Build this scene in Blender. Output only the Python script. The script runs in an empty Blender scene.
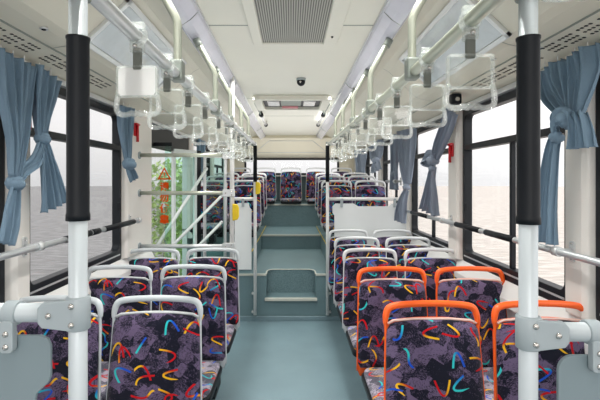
import bpy, math, random
from mathutils import Vector, Matrix
random.seed(7)
S = bpy.context.scene
C = S.collection

# ------------------------------------------------------------------ camera
CAMZ = 1.53
cam = bpy.data.cameras.new('camera'); co = bpy.data.objects.new('camera', cam); C.objects.link(co)
co.location = (0, 0, CAMZ); co.rotation_euler = (math.pi/2, 0, 0)
cam.sensor_width = 36; cam.lens = 440/600*36
cam.shift_x = 9/600; cam.shift_y = -20/600; cam.clip_start = 0.02
S.camera = co

# ------------------------------------------------------------------ sky
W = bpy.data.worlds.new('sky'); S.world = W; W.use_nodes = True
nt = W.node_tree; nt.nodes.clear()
def wn(t, **k):
    n = nt.nodes.new(t)
    for a, b in k.items(): setattr(n, a, b)
    return n
tc = wn('ShaderNodeTexCoord'); sep = wn('ShaderNodeSeparateXYZ'); nt.links.new(tc.outputs['Generated'], sep.inputs[0])
rampz = wn('ShaderNodeValToRGB'); nt.links.new(sep.outputs['Z'], rampz.inputs[0])
e = rampz.color_ramp.elements
e[0].position = 0.0; e[0].color = (.66, .645, .65, 1)
e[1].position = 0.30; e[1].color = (.98, .94, .94, 1)
m = rampz.color_ramp.elements.new(.1); m.color = (.84, .81, .81, 1)
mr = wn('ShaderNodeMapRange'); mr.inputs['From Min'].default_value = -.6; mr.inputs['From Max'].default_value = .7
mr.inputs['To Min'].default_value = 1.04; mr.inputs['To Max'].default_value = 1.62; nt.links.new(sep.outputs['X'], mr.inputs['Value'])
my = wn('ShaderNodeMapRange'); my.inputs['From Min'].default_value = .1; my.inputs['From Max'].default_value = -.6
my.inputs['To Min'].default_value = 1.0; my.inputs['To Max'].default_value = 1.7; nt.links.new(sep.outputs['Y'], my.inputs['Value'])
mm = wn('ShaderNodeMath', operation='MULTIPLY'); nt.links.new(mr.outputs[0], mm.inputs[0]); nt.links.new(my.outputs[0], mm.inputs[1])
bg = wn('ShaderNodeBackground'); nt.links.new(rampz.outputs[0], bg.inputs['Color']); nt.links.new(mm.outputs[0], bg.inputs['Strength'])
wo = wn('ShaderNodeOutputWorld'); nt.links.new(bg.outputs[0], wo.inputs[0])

S.view_settings.view_transform = 'Standard'; S.view_settings.look = 'None'
S.view_settings.exposure = 0.10; S.view_settings.gamma = 1.0; S.view_settings.use_curve_mapping = False

# ------------------------------------------------------------------ lights: cove strip lamps of the bus, plus added fills without fixtures
def area(name, loc, rot, sx, sy, power, col=(1, .98, .95)):
    l = bpy.data.lights.new(name, 'AREA'); l.shape = 'RECTANGLE'; l.size = sx; l.size_y = sy; l.energy = power; l.color = col
    o = bpy.data.objects.new(name, l); C.objects.link(o); o.location = loc; o.rotation_euler = rot; return o
LP = 1.0
for (y0, y1, p) in ((-1.2, 1.2, 2.5), (1.6, 4.4, 8), (4.9, 8.3, 20)):
    area('ceiling_wash_fill', (0, (y0+y1)/2, 1.60), (math.pi, 0, 0), 1.7, y1-y0, p*LP)  # added upward fill with no fixture in the bus, brightens the ceiling
for sx in (-1, 1):
    for (y0, y1, p) in ((-1.2, .7, 5), (.9, 2.6, 11), (2.7, 4.6, 12), (4.7, 7.8, 9)):
        area('cove_lamp', (sx*.41, (y0+y1)/2, 2.375), (0, 0, 0), .05, y1-y0, p*LP).data.spread = math.radians(115)
area('front_fill', (0, -1.3, 2.0), (math.radians(72), 0, 0), 1.6, .6, 9*LP)  # added fill behind the camera, not a lamp of the bus

# ------------------------------------------------------------------ materials
def mat(name, col, rough=.5, metal=0, spec=.5, bump=0, bscale=40, var=0, vscale=6, coat=0):
    m = bpy.data.materials.new(name); m.use_nodes = True; n = m.node_tree.nodes; l = m.node_tree.links
    b = n['Principled BSDF']; b.inputs['Base Color'].default_value = (*col, 1)
    b.inputs['Roughness'].default_value = rough; b.inputs['Metallic'].default_value = metal
    b.inputs['Specular IOR Level'].default_value = spec; b.inputs['Coat Weight'].default_value = coat
    t = n.new('ShaderNodeTexCoord')
    if var:
        no = n.new('ShaderNodeTexNoise'); no.inputs['Scale'].default_value = vscale; no.inputs['Detail'].default_value = 5
        l.new(t.outputs['Object'], no.inputs['Vector'])
        mx = n.new('ShaderNodeMix'); mx.data_type = 'RGBA'; l.new(no.outputs['Fac'], mx.inputs['Factor'])
        mx.inputs['A'].default_value = (*[max(0, c*(1-var)) for c in col], 1); mx.inputs['B'].default_value = (*[min(1, c*(1+var)) for c in col], 1)
        l.new(mx.outputs['Result'], b.inputs['Base Color'])
    if bump:
        no = n.new('ShaderNodeTexNoise'); no.inputs['Scale'].default_value = bscale; no.inputs['Detail'].default_value = 4
        l.new(t.outputs['Object'], no.inputs['Vector'])
        bp = n.new('ShaderNodeBump'); bp.inputs['Strength'].default_value = bump; bp.inputs['Distance'].default_value = .01
        l.new(no.outputs['Fac'], bp.inputs['Height']); l.new(bp.outputs[0], b.inputs['Normal'])
    return m

def glassmat(name, tint=(1, 1, 1), refl=.06, haze=0, hazecol=(.9, .9, .9), rough=.02, bump=0, bscale=30):
    m = bpy.data.materials.new(name); m.use_nodes = True; n = m.node_tree.nodes; l = m.node_tree.links
    n.clear(); out = n.new('ShaderNodeOutputMaterial')
    tr = n.new('ShaderNodeBsdfTransparent'); tr.inputs[0].default_value = (*tint, 1)
    gl = n.new('ShaderNodeBsdfGlossy'); gl.inputs['Roughness'].default_value = rough
    lw = n.new('ShaderNodeLayerWeight'); lw.inputs['Blend'].default_value = .5
    pw = n.new('ShaderNodeMath'); pw.operation = 'POWER'; pw.inputs[1].default_value = 5; l.new(lw.outputs['Facing'], pw.inputs[0])
    ma = n.new('ShaderNodeMath'); ma.operation = 'MULTIPLY_ADD'; ma.inputs[1].default_value = .35; ma.inputs[2].default_value = refl*.5; ma.use_clamp = True
    l.new(pw.outputs[0], ma.inputs[0])
    if bump:
        t = n.new('ShaderNodeTexCoord'); no = n.new('ShaderNodeTexNoise'); no.inputs['Scale'].default_value = bscale
        l.new(t.outputs['Object'], no.inputs['Vector'])
        bp = n.new('ShaderNodeBump'); bp.inputs['Strength'].default_value = bump; bp.inputs['Distance'].default_value = .02
        l.new(no.outputs['Fac'], bp.inputs['Height']); l.new(bp.outputs[0], gl.inputs['Normal'])
    mx = n.new('ShaderNodeMixShader'); l.new(ma.outputs[0], mx.inputs[0]); l.new(tr.outputs[0], mx.inputs[1]); l.new(gl.outputs[0], mx.inputs[2])
    last = mx
    if haze:
        df = n.new('ShaderNodeBsdfDiffuse'); df.inputs[0].default_value = (*hazecol, 1)
        tl = n.new('ShaderNodeBsdfTranslucent'); tl.inputs[0].default_value = (*hazecol, 1)
        ad = n.new('ShaderNodeMixShader'); ad.inputs[0].default_value = .5; l.new(df.outputs[0], ad.inputs[1]); l.new(tl.outputs[0], ad.inputs[2])
        m2 = n.new('ShaderNodeMixShader'); m2.inputs[0].default_value = haze; l.new(mx.outputs[0], m2.inputs[1]); l.new(ad.outputs[0], m2.inputs[2]); last = m2
    l.new(last.outputs[0], out.inputs[0]); return m

def fabric(name, patch, dark, bright=1.0):
    m = bpy.data.materials.new(name); m.use_nodes = True; n = m.node_tree.nodes; l = m.node_tree.links
    b = n['Principled BSDF']; b.inputs['Roughness'].default_value = .9; b.inputs['Specular IOR Level'].default_value = .15
    b.inputs['Sheen Weight'].default_value = .15
    def M(op, a, bb=None, c=None, clamp=False):
        x = n.new('ShaderNodeMath'); x.operation = op; x.use_clamp = clamp
        for i, v in enumerate((a, bb, c)):
            if v is None: continue
            if isinstance(v, (int, float)): x.inputs[i].default_value = v
            else: l.new(v, x.inputs[i])
        return x.outputs[0]
    def mixc(f, A, B):
        x = n.new('ShaderNodeMix'); x.data_type = 'RGBA'
        l.new(f, x.inputs['Factor'])
        for k, v in (('A', A), ('B', B)):
            if isinstance(v, tuple): x.inputs[k].default_value = (*v, 1)
            else: l.new(v, x.inputs[k])
        return x.outputs['Result']
    t = n.new('ShaderNodeTexCoord'); s = n.new('ShaderNodeSeparateXYZ'); l.new(t.outputs['Object'], s.inputs[0])
    oi = n.new('ShaderNodeObjectInfo')
    U = M('ADD', s.outputs['X'], M('MULTIPLY', oi.outputs['Random'], 3.71))
    V = M('ADD', M('ADD', s.outputs['Z'], s.outputs['Y']), M('MULTIPLY', oi.outputs['Random'], 7.13))
    def comb(x, y, z=0.0):
        c = n.new('ShaderNodeCombineXYZ')
        for i, v in enumerate((x, y, z)):
            if isinstance(v, (int, float)): c.inputs[i].default_value = v
            else: l.new(v, c.inputs[i])
        return c.outputs[0]
    P = comb(U, V)
    # angular patches with scratchy brush strokes
    vo = n.new('ShaderNodeTexVoronoi'); vo.distance = 'CHEBYCHEV'; vo.inputs['Scale'].default_value = 17; vo.voronoi_dimensions = '3D'
    rot = n.new('ShaderNodeVectorRotate'); rot.rotation_type = 'Z_AXIS'; rot.inputs['Angle'].default_value = .6; l.new(P, rot.inputs['Vector']); l.new(rot.outputs[0], vo.inputs['Vector'])
    sc = n.new('ShaderNodeSeparateColor'); l.new(vo.outputs['Color'], sc.inputs[0])
    vang = n.new('ShaderNodeVectorRotate'); vang.rotation_type = 'Z_AXIS'; l.new(P, vang.inputs['Vector']); l.new(M('MULTIPLY', sc.outputs[1], 6.28), vang.inputs['Angle'])
    st = n.new('ShaderNodeVectorMath'); st.operation = 'MULTIPLY'; st.inputs[1].default_value = (1.0, .28, 1); l.new(vang.outputs[0], st.inputs[0])
    ns = n.new('ShaderNodeTexNoise'); ns.inputs['Scale'].default_value = 260; ns.inputs['Detail'].default_value = 5; ns.inputs['Roughness'].default_value = .7; l.new(st.outputs[0], ns.inputs['Vector'])
    # patch strength: random per cell plus brush noise
    vo2 = n.new('ShaderNodeTexVoronoi'); vo2.distance = 'MANHATTAN'; vo2.inputs['Scale'].default_value = 13; l.new(P, vo2.inputs['Vector'])
    sc2 = n.new('ShaderNodeSeparateColor'); l.new(vo2.outputs['Color'], sc2.inputs[0])
    lvl = M('ADD', M('MULTIPLY', sc.outputs[0], .28), M('MULTIPLY', sc2.outputs[0], .18))
    f = M('MULTIPLY_ADD', M('SUBTRACT', M('ADD', ns.outputs['Fac'], lvl), .69), 6.0, .0, True)
    col = mixc(f, dark, patch)
    def layer(col, cell, ox, oy, seed, wdt, prob):
        cu = M('DIVIDE', M('ADD', U, ox), cell); cv = M('DIVIDE', M('ADD', V, oy), cell)
        iu = M('FLOOR', cu); iv = M('FLOOR', cv)
        wn_ = n.new('ShaderNodeTexWhiteNoise'); wn_.noise_dimensions = '3D'; l.new(comb(iu, iv, seed), wn_.inputs['Vector'])
        r = n.new('ShaderNodeSeparateColor'); l.new(wn_.outputs['Color'], r.inputs[0])
        wn2 = n.new('ShaderNodeTexWhiteNoise'); l.new(comb(iu, iv, seed+5.5), wn2.inputs['Vector'])
        r2 = n.new('ShaderNodeSeparateColor'); l.new(wn2.outputs['Color'], r2.inputs[0])
        lu = M('MULTIPLY', M('SUBTRACT', M('SUBTRACT', cu, iu), .5), cell); lv = M('MULTIPLY', M('SUBTRACT', M('SUBTRACT', cv, iv), .5), cell)
        vr = n.new('ShaderNodeVectorRotate'); vr.rotation_type = 'Z_AXIS'; l.new(comb(lu, lv), vr.inputs['Vector']); l.new(M('MULTIPLY', r.outputs[0], 6.28), vr.inputs['Angle'])
        s3 = n.new('ShaderNodeSeparateXYZ'); l.new(vr.outputs[0], s3.inputs[0])
        a = M('MULTIPLY', M('POWER', r.outputs[1], 1.2), 120/ (cell/.11))   # curvature
        u0 = M('ADD', s3.outputs['X'], M('MULTIPLY', M('SUBTRACT', r2.outputs[0], .5), .065))
        v0 = M('ADD', s3.outputs['Y'], .022)
        b3 = M('MULTIPLY', M('SUBTRACT', r.outputs[2], .5), 900)
        par = M('ADD', M('MULTIPLY', a, M('MULTIPLY', u0, u0)), M('MULTIPLY', b3, M('MULTIPLY', u0, M('MULTIPLY', u0, u0))))
        slope = M('ADD', M('MULTIPLY', M('MULTIPLY', a, 2.0), u0), M('MULTIPLY', M('MULTIPLY', b3, 3.0), M('MULTIPLY', u0, u0)))
        d = M('DIVIDE', M('ABSOLUTE', M('SUBTRACT', v0, par)), M('SQRT', M('ADD', M('MULTIPLY', slope, slope), 1.0)))
        m1 = M('LESS_THAN', d, wdt)
        m2 = M('LESS_THAN', M('ABSOLUTE', s3.outputs['X']), cell*.40)
        m3 = M('LESS_THAN', M('ABSOLUTE', s3.outputs['Y']), cell*.40)
        m4 = M('LESS_THAN', r2.outputs[1], prob)
        mask = M('MULTIPLY', M('MULTIPLY', m1, m2), M('MULTIPLY', m3, m4))
        g = M('ADD', M('DIVIDE', s3.outputs['X'], cell*.75), .5, None, True)
        warm = n.new('ShaderNodeValToRGB'); l.new(g, warm.inputs[0])
        ee = warm.color_ramp.elements; ee[0].color = (.52, .006, .012, 1); ee[0].position = .50; ee[1].color = (.85, .48, .015, 1); ee[1].position = .72
        cool = n.new('ShaderNodeValToRGB'); l.new(g, cool.inputs[0])
        ee = cool.color_ramp.elements; ee[0].color = (.01, .08, .55, 1); ee[0].position = .3; ee[1].color = (.03, .55, .55, 1); ee[1].position = .65
        cc = mixc(M('GREATER_THAN', r2.outputs[2], .56), warm.outputs[0], cool.outputs[0])
        return mixc(mask, col, cc)
    col = layer(col, .112, 0, 0, 1.5, .0048, .80)
    col = layer(col, .118, .052, .047, 9.5, .0044, .34)
    l.new(col, b.inputs['Base Color'])
    no = n.new('ShaderNodeTexNoise'); no.inputs['Scale'].default_value = 400; l.new(t.outputs['Object'], no.inputs['Vector'])
    bp = n.new('ShaderNodeBump'); bp.inputs['Strength'].default_value = .2; bp.inputs['Distance'].default_value = .002
    l.new(no.outputs['Fac'], bp.inputs['Height']); l.new(bp.outputs[0], b.inputs['Normal'])
    return m

def speckle(name, a, b_, scale=160, rough=.45):
    m = bpy.data.materials.new(name); m.use_nodes = True; n = m.node_tree.nodes; l = m.node_tree.links
    b = n['Principled BSDF']; b.inputs['Roughness'].default_value = rough
    t = n.new('ShaderNodeTexCoord'); no = n.new('ShaderNodeTexNoise'); no.inputs['Scale'].default_value = scale; no.inputs['Detail'].default_value = 3
    l.new(t.outputs['Object'], no.inputs['Vector'])
    n2 = n.new('ShaderNodeTexNoise'); n2.inputs['Scale'].default_value = 3; n2.inputs['Detail'].default_value = 5; l.new(t.outputs['Object'], n2.inputs['Vector'])
    r = n.new('ShaderNodeValToRGB'); l.new(no.outputs['Fac'], r.inputs[0]); e = r.color_ramp.elements
    e[0].position = .35; e[0].color = (*a, 1); e[1].position = .65; e[1].color = (*b_, 1)
    mx = n.new('ShaderNodeMix'); mx.data_type = 'RGBA'; mx.blend_type = 'MULTIPLY'; mx.inputs['Factor'].default_value = .35
    l.new(r.outputs[0], mx.inputs['A']); l.new(n2.outputs['Fac'], mx.inputs['B']); l.new(mx.outputs['Result'], b.inputs['Base Color'])
    bp = n.new('ShaderNodeBump'); bp.inputs['Strength'].default_value = .15; bp.inputs['Distance'].default_value = .003
    l.new(no.outputs['Fac'], bp.inputs['Height']); l.new(bp.outputs[0], b.inputs['Normal'])
    return m

def slatmat(name, ca, cb, scale):
    m = bpy.data.materials.new(name); m.use_nodes = True; n = m.node_tree.nodes; l = m.node_tree.links
    b = n['Principled BSDF']; b.inputs['Roughness'].default_value = .5
    t = n.new('ShaderNodeTexCoord'); w = n.new('ShaderNodeTexWave'); w.inputs['Scale'].default_value = scale; w.bands_direction = 'X'
    l.new(t.outputs['Object'], w.inputs['Vector']); r = n.new('ShaderNodeValToRGB'); l.new(w.outputs['Fac'], r.inputs[0])
    e = r.color_ramp.elements; e[0].position = .35; e[0].color = (*ca, 1); e[1].position = .65; e[1].color = (*cb, 1)
    l.new(r.outputs[0], b.inputs['Base Color']); return m

Mt = dict(
    ceil=mat('ceiling_panel', (.76, .75, .67), .5, var=.03, vscale=3),
    side=mat('side_panel', (.68, .66, .56), .5, var=.04, vscale=3),
    cream=mat('cream_panel', (.88, .83, .68), .5, var=.03),
    white=mat('white_trim', (.78, .78, .76), .4, var=.03),
    pillar=mat('pillar_plastic', (.80, .77, .72), .35, var=.04, vscale=5),
    wallp=mat('wall_panel', (.70, .71, .71), .5, var=.03),
    cove=mat('cove_strip', (.62, .63, .72), .16, .1, bump=.25, bscale=9, var=.08),
    black=mat('black_rubber', (.006, .008, .011), .45, spec=.22, var=.1),
    blackf=mat('black_frame', (.010, .013, .017), .42, spec=.25, var=.1),
    dark=mat('dark_gap', (.03, .03, .03), .7, var=.1),
    rail=mat('silver_rail', (.62, .65, .66), .28, .55, var=.03),
    pole=mat('pale_pole', (.53, .58, .60), .32, .15, var=.03),
    green=mat('pale_green_rail', (.50, .53, .44), .28, .45, var=.04),
    greyp=mat('grey_plastic', (.34, .39, .41), .38, var=.03),
    seatg=mat('seat_plastic_grey', (.56, .60, .62), .35, var=.03),
    seatw=mat('seat_plastic_pale', (.68, .70, .71), .35, var=.03),
    orange=mat('orange_plastic', (.95, .125, .012), .35, var=.04),
    panelg=mat('grey_partition', (.19, .245, .265), .42, var=.04),
    panelw=mat('pale_partition', (.72, .75, .75), .4, var=.03),
    chrome=mat('screw_steel', (.55, .53, .50), .2, .9, var=.05),
    strap=mat('strap_webbing', (.15, .16, .14), .75, bump=.3, bscale=300, var=.1),
    joint=mat('grey_joint', (.24, .27, .24), .5, var=.05),
    curtain=mat('curtain_cloth', (.20, .295, .385), .85, spec=.2, bump=.35, bscale=250, var=.10, vscale=12),
    curtainr=mat('curtain_cloth_pale', (.28, .33, .41), .85, spec=.2, bump=.35, bscale=250, var=.10, vscale=12),
    red=mat('red_plastic', (.55, .012, .02), .35, var=.05),
    yellow=mat('yellow_plastic', (.85, .60, .01), .4, var=.03),
    edge=mat('step_edge', (.50, .51, .45), .4, var=.05),
    alu=mat('aluminium', (.68, .70, .70), .3, .5, var=.03),
    doorw=mat('door_frame_white', (.74, .80, .78), .35, var=.03),
    film=mat('poster_film', (.58, .63, .66), .12, .15, bump=1.0, bscale=7, var=.35, vscale=3.5, coat=.6),
    lampw=mat('lamp_tube_white', (.85, .85, .85), .2, .2, var=.02),
    rear=mat('rear_board', (.075, .115, .125), .6, var=.05),
    sticker=glassmat('orange_sticker', (1, .4, .1), .02, .96, (1.0, .17, .02), .4),
    advert=glassmat('white_card', (1, 1, 1), .02, .98, (.95, .95, .94), .4),
    pinkl=mat('pink_label', (.75, .30, .33), .5, var=.1),
    grille=slatmat('grille_slats', (.10, .10, .09), (.40, .40, .36), 26),
    floor=speckle('vinyl_floor', (.135, .22, .255), (.24, .35, .39), 170, .36),
    step=speckle('step_vinyl', (.105, .185, .205), (.20, .31, .335), 170, .5),
    fab=fabric('seat_fabric', (.150, .108, .195), (.008, .009, .020)),
    fab_lit=fabric('seat_fabric_lit', (.42, .38, .46), (.08, .08, .11)),  # seat fabric again, lighter: light falling on the cushions is put into the colour
    glass=glassmat('window_glass', (.97, .98, .98), .015),
    dglass=glassmat('door_glass', (.80, .95, .91), .06),
    acryl=glassmat('clear_acrylic', (.97, .98, .97), .10, .07, (.9, .92, .88), .05),
    grip=glassmat('clear_grip', (.93, .95, .94), .26, .20, (.97, .99, .97), .05),
)
def groundmat():
    m = bpy.data.materials.new('yard_ground'); m.use_nodes = True; n = m.node_tree.nodes; l = m.node_tree.links
    b = n['Principled BSDF']; b.inputs['Roughness'].default_value = .55
    t = n.new('ShaderNodeTexCoord'); s = n.new('ShaderNodeSeparateXYZ'); l.new(t.outputs['Object'], s.inputs[0])
    mp = n.new('ShaderNodeMapping'); mp.inputs['Scale'].default_value = (1.2, 5, 1); l.new(t.outputs['Object'], mp.inputs[0])
    no = n.new('ShaderNodeTexNoise'); no.inputs['Scale'].default_value = 1.6; no.inputs['Detail'].default_value = 8; l.new(mp.outputs[0], no.inputs['Vector'])
    r1 = n.new('ShaderNodeValToRGB'); l.new(no.outputs['Fac'], r1.inputs[0]); e = r1.color_ramp.elements
    e[0].position = .35; e[0].color = (.13, .13, .13, 1); e[1].position = .7; e[1].color = (.31, .31, .31, 1)
    r2 = n.new('ShaderNodeValToRGB'); l.new(no.outputs['Fac'], r2.inputs[0]); e = r2.color_ramp.elements
    e[0].position = .40; e[0].color = (.50, .45, .395, 1); e[1].position = .65; e[1].color = (.76, .71, .65, 1)
    g = n.new('ShaderNodeMath'); g.operation = 'GREATER_THAN'; g.inputs[1].default_value = 0; l.new(s.outputs['X'], g.inputs[0])
    mx = n.new('ShaderNodeMix'); mx.data_type = 'RGBA'; l.new(g.outputs[0], mx.inputs['Factor']); l.new(r1.outputs[0], mx.inputs['A']); l.new(r2.outputs[0], mx.inputs['B'])
    l.new(mx.outputs['Result'], b.inputs['Base Color']); return m
Mt['ground'] = groundmat()

# ------------------------------------------------------------------ mesh helpers
class MB:
    def __init__(s): s.v = []; s.f = []; s.sm = []
    def add(s, vs, fs, smooth=False):
        o = len(s.v); s.v += [tuple(v) for v in vs]; s.f += [tuple(i+o for i in f) for f in fs]; s.sm += [smooth]*len(fs)
    def box(s, x0, x1, y0, y1, z0, z1):
        x0, x1 = sorted((x0, x1)); y0, y1 = sorted((y0, y1)); z0, z1 = sorted((z0, z1))
        s.add([(x, y, z) for x in (x0, x1) for y in (y0, y1) for z in (z0, z1)],
              [(0, 1, 3, 2), (4, 6, 7, 5), (0, 4, 5, 1), (2, 3, 7, 6), (0, 2, 6, 4), (1, 5, 7, 3)]); return s
    def tube(s, pts, r, seg=12, closed=False, sq=1.0, up=None, caps=True):
        pts = [Vector(p) for p in pts]; n = len(pts)
        rs = r if isinstance(r, (list, tuple)) else [r]*n
        ring0 = len(s.v); prevN = None; vs = []
        for i, p in enumerate(pts):
            if closed: t = (pts[(i+1) % n]-pts[i-1]).normalized()
            else: t = (pts[min(i+1, n-1)]-pts[max(i-1, 0)]).normalized()
            if up is not None: a = Vector(up)
            elif prevN is None: a = Vector((0, 0, 1)) if abs(t.z) < .9 else Vector((0, 1, 0))
            else: a = prevN
            N = (a-t*a.dot(t)).normalized(); prevN = N; B = t.cross(N)
            for k in range(seg):
                th = 2*math.pi*k/seg
                vs.append(p+B*math.cos(th)*rs[i]+N*math.sin(th)*rs[i]*sq)
        fs = []
        for i in range(n if closed else n-1):
            for k in range(seg):
                a = i*seg+k; b = i*seg+(k+1) % seg; j = ((i+1) % n)*seg
                fs.append((a, b, j+(k+1) % seg, j+k))
        s.add(vs, fs, True)
        if not closed and caps:
            s.f.append(tuple(ring0+k for k in range(seg))[::-1]); s.f.append(tuple(ring0+(n-1)*seg+k for k in range(seg))); s.sm += [False, False]
        return s
    def prism(s, poly, axis, a0, a1):
        """extrude a 2D polygon along an axis: 'x' poly=(y,z), 'y' poly=(x,z), 'z' poly=(x,y)"""
        n = len(poly)
        def pt(p, a):
            return {'x': (a, p[0], p[1]), 'y': (p[0], a, p[1]), 'z': (p[0], p[1], a)}[axis]
        vs = [pt(p, a0) for p in poly]+[pt(p, a1) for p in poly]
        fs = [tuple(range(n))[::-1], tuple(range(n, 2*n))]+[(i, (i+1) % n, n+(i+1) % n, n+i) for i in range(n)]
        s.add(vs, fs); return s
    def ball(s, c, r, seg=10, rg=6, sc=(1, 1, 1)):
        vs = []; fs = []
        for i in range(rg+1):
            ph = math.pi*i/rg
            for k in range(seg):
                th = 2*math.pi*k/seg
                vs.append((c[0]+r*sc[0]*math.sin(ph)*math.cos(th), c[1]+r*sc[1]*math.sin(ph)*math.sin(th), c[2]+r*sc[2]*math.cos(ph)))
        for i in range(rg):
            for k in range(seg): fs.append((i*seg+k, i*seg+(k+1) % seg, (i+1)*seg+(k+1) % seg, (i+1)*seg+k))
        s.add(vs, fs, True); return s
    def build(s, name, m, parent=None, bevel=0, solid=0, off=(0, 0, 0)):
        me = bpy.data.meshes.new(name); me.from_pydata([(v[0]-off[0], v[1]-off[1], v[2]-off[2]) for v in s.v], [], s.f)
        me.polygons.foreach_set('use_smooth', s.sm); me.materials.append(Mt[m]); me.update()
        o = bpy.data.objects.new(name, me); C.objects.link(o); o.location = off
        if parent: o.parent = parent; o.location = Vector(off)
        if solid:
            md = o.modifiers.new('thickness', 'SOLIDIFY'); md.thickness = solid; md.offset = 0
        if bevel:
            md = o.modifiers.new('bevel', 'BEVEL'); md.width = bevel; md.segments = 3; md.limit_method = 'ANGLE'; md.angle_limit = math.radians(40)
        return o

def rrect(x0, x1, z0, z1, r, n=5, corners=(1, 1, 1, 1)):
    pts = []
    for (cx, cz, a0, on) in ((x1-r, z1-r, 0, corners[0]), (x0+r, z1-r, 90, corners[1]), (x0+r, z0+r, 180, corners[2]), (x1-r, z0+r, 270, corners[3])):
        if not on:
            sx = 1 if a0 in (0, 270) else -1; sz = 1 if a0 in (0, 90) else -1
            pts.append((cx+sx*r, cz+sz*r)); continue
        for i in range(n+1):
            a = math.radians(a0+90*i/n); pts.append((cx+r*math.cos(a), cz+r*math.sin(a)))
    return pts
def ring_prism(mb, outer, inner, axis, a0, a1):
    n = len(outer)
    def pt(p, a): return {'x': (a, p[0], p[1]), 'y': (p[0], a, p[1]), 'z': (p[0], p[1], a)}[axis]
    vs = [pt(p, a) for a in (a0, a1) for q in (outer, inner) for p in q]
    fs = []
    for i in range(n):
        j = (i+1) % n
        fs += [(i, j, n+j, n+i), (2*n+i, 3*n+i, 3*n+j, 2*n+j), (i, 2*n+i, 2*n+j, j), (n+i, n+j, 3*n+j, 3*n+i)]
    mb.add(vs, fs); return mb

def bez(pts, n=8):
    """Catmull-Rom through points"""
    P = [Vector(p) for p in pts]; out = []
    for i in range(len(P)-1):
        p0 = P[max(i-1, 0)]; p1 = P[i]; p2 = P[i+1]; p3 = P[min(i+2, len(P)-1)]
        for k in range(n):
            t = k/n
            out.append(.5*((2*p1)+(-p0+p2)*t+(2*p0-5*p1+4*p2-p3)*t*t+(-p0+3*p1-3*p2+p3)*t**3))
    out.append(P[-1]); return out

def tag(o, label, cat, group=None, kind=None):
    if label: o['label'] = label
    if cat: o['category'] = cat
    if group: o['group'] = group
    if kind: o['kind'] = kind
    return o
def struct(o): o['kind'] = 'structure'; return o
def thing(name, label, cat, loc, group=None):
    o = bpy.data.objects.new(name, None); C.objects.link(o); o.location = loc; o.empty_display_size = .1
    return tag(o, label, cat, group)
KIDS = {}
def copy_tree(o, parent=None):
    c = o.copy(); C.objects.link(c); c.parent = parent
    for ch in list(o.children): copy_tree(ch, c)
    return c
def at(mb_pts, loc): return [(p[0]-loc[0], p[1]-loc[1], p[2]-loc[2]) for p in mb_pts]

# ================================================================== THE SETTING
struct(MB().box(-90, 90, -60, 160, -.75, -.70).build('ground_outside', 'ground'))
struct(MB().box(-1.33, 1.33, -1.5, 4.80, -.06, 0).build('floor', 'floor'))
struct(MB().box(-1.33, 1.33, 4.80, 8.95, -.06, 0).build('floor_rear', 'step')).name = 'floor_2'

# --- raised rear platform with a recessed step
pf = MB()
xw = 1.30
pf.box(.27, xw, 4.80, 6.57, 0, .50)
pf.prism([(-.27, 4.80), (-.70, 4.80), (-.70, 5.50), (-xw, 5.50), (-xw, 6.57), (-.27, 6.57)], 'z', 0, .50)
pf.box(-.27, .27, 5.05, 6.57, 0, .50)
pf.box(-.27, .27, 4.80, 5.05, 0, .24)
pf.box(-.445, .445, 6.57, 7.78, 0, .71)
pf.box(.445, xw, 5.0, 7.78, .50, .72); pf.box(-xw, -.445, 5.52, 7.78, .50, .72); pf.box(-.68, -.445, 5.0, 5.52, .50, .72)
pf.box(-xw, -.445, 6.57, 7.78, 0, .5); pf.box(.445, xw, 6.57, 7.78, 0, .5)
pf.box(-xw, xw, 7.78, 8.9, 0, 1.10)
struct(pf.build('floor_3', 'step'))
k = MB()
k.tube(bez([(-.27, 4.80, .505), (-.265, 4.98, .505), (-.20, 5.045, .505), (0, 5.05, .505), (.20, 5.045, .505), (.265, 4.98, .505), (.27, 4.80, .505)], 5), .010, 8, sq=.5)
k.box(-.70, -.27, 4.79, 4.815, .485, .507); k.box(.27, xw, 4.79, 4.815, .485, .507)
k.box(-.445, .445, 6.56, 6.585, .69, .716); k.box(-.55, .55, 7.765, 7.79, 1.08, 1.106)
k.box(-.285, .285, 4.775, 4.81, .215, .246)
struct(k.build('trim_1', 'edge', bevel=.003))
k = MB(); k.box(-.448, -.442, 5.0, 7.78, .712, .723); k.box(.442, .448, 5.0, 7.78, .712, .723)
struct(k.build('trim_2', 'yellow', bevel=.002))
struct(MB().box(-1.0, xw, 4.77, 4.795, 0, .05).build('baseboard_step', 'floor', bevel=.005))

# --- side walls
HZ = CAMZ
GT, GB = 2.035, 1.005    # window frame top / bottom
def side_wall(name, sx, pillars, doors):
    mb = MB(); x0, x1 = sx*1.30, sx*1.36
    segs = [(-1.5, 8.95)] if not doors else [(-1.5, doors[0]), (doors[1], 8.95)]
    for a, b in segs:
        mb.box(x0, x1, a, b, -.3, .915)
    mb.box(x0, x1, -1.5, 8.95, 2.075, 2.14)
    for a, b in pillars: mb.box(x0, x1, a, b, .9, 2.1)
    return struct(mb.build(name, 'wallp'))
PL = [(1.98, 2.14), (3.34, 3.98), (5.50, 5.68), (7.0, 7.2), (8.6, 8.95), (-1.5, -1.35)]
PR = [(1.86, 2.04), (3.30, 3.53), (4.70, 4.95), (6.15, 6.35), (7.55, 7.75), (8.6, 8.95), (-1.5, -1.35)]
side_wall('wall_left', -1, PL, (3.98, 5.50)); side_wall('wall_right', 1, PR, None)
tn = 3
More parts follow.
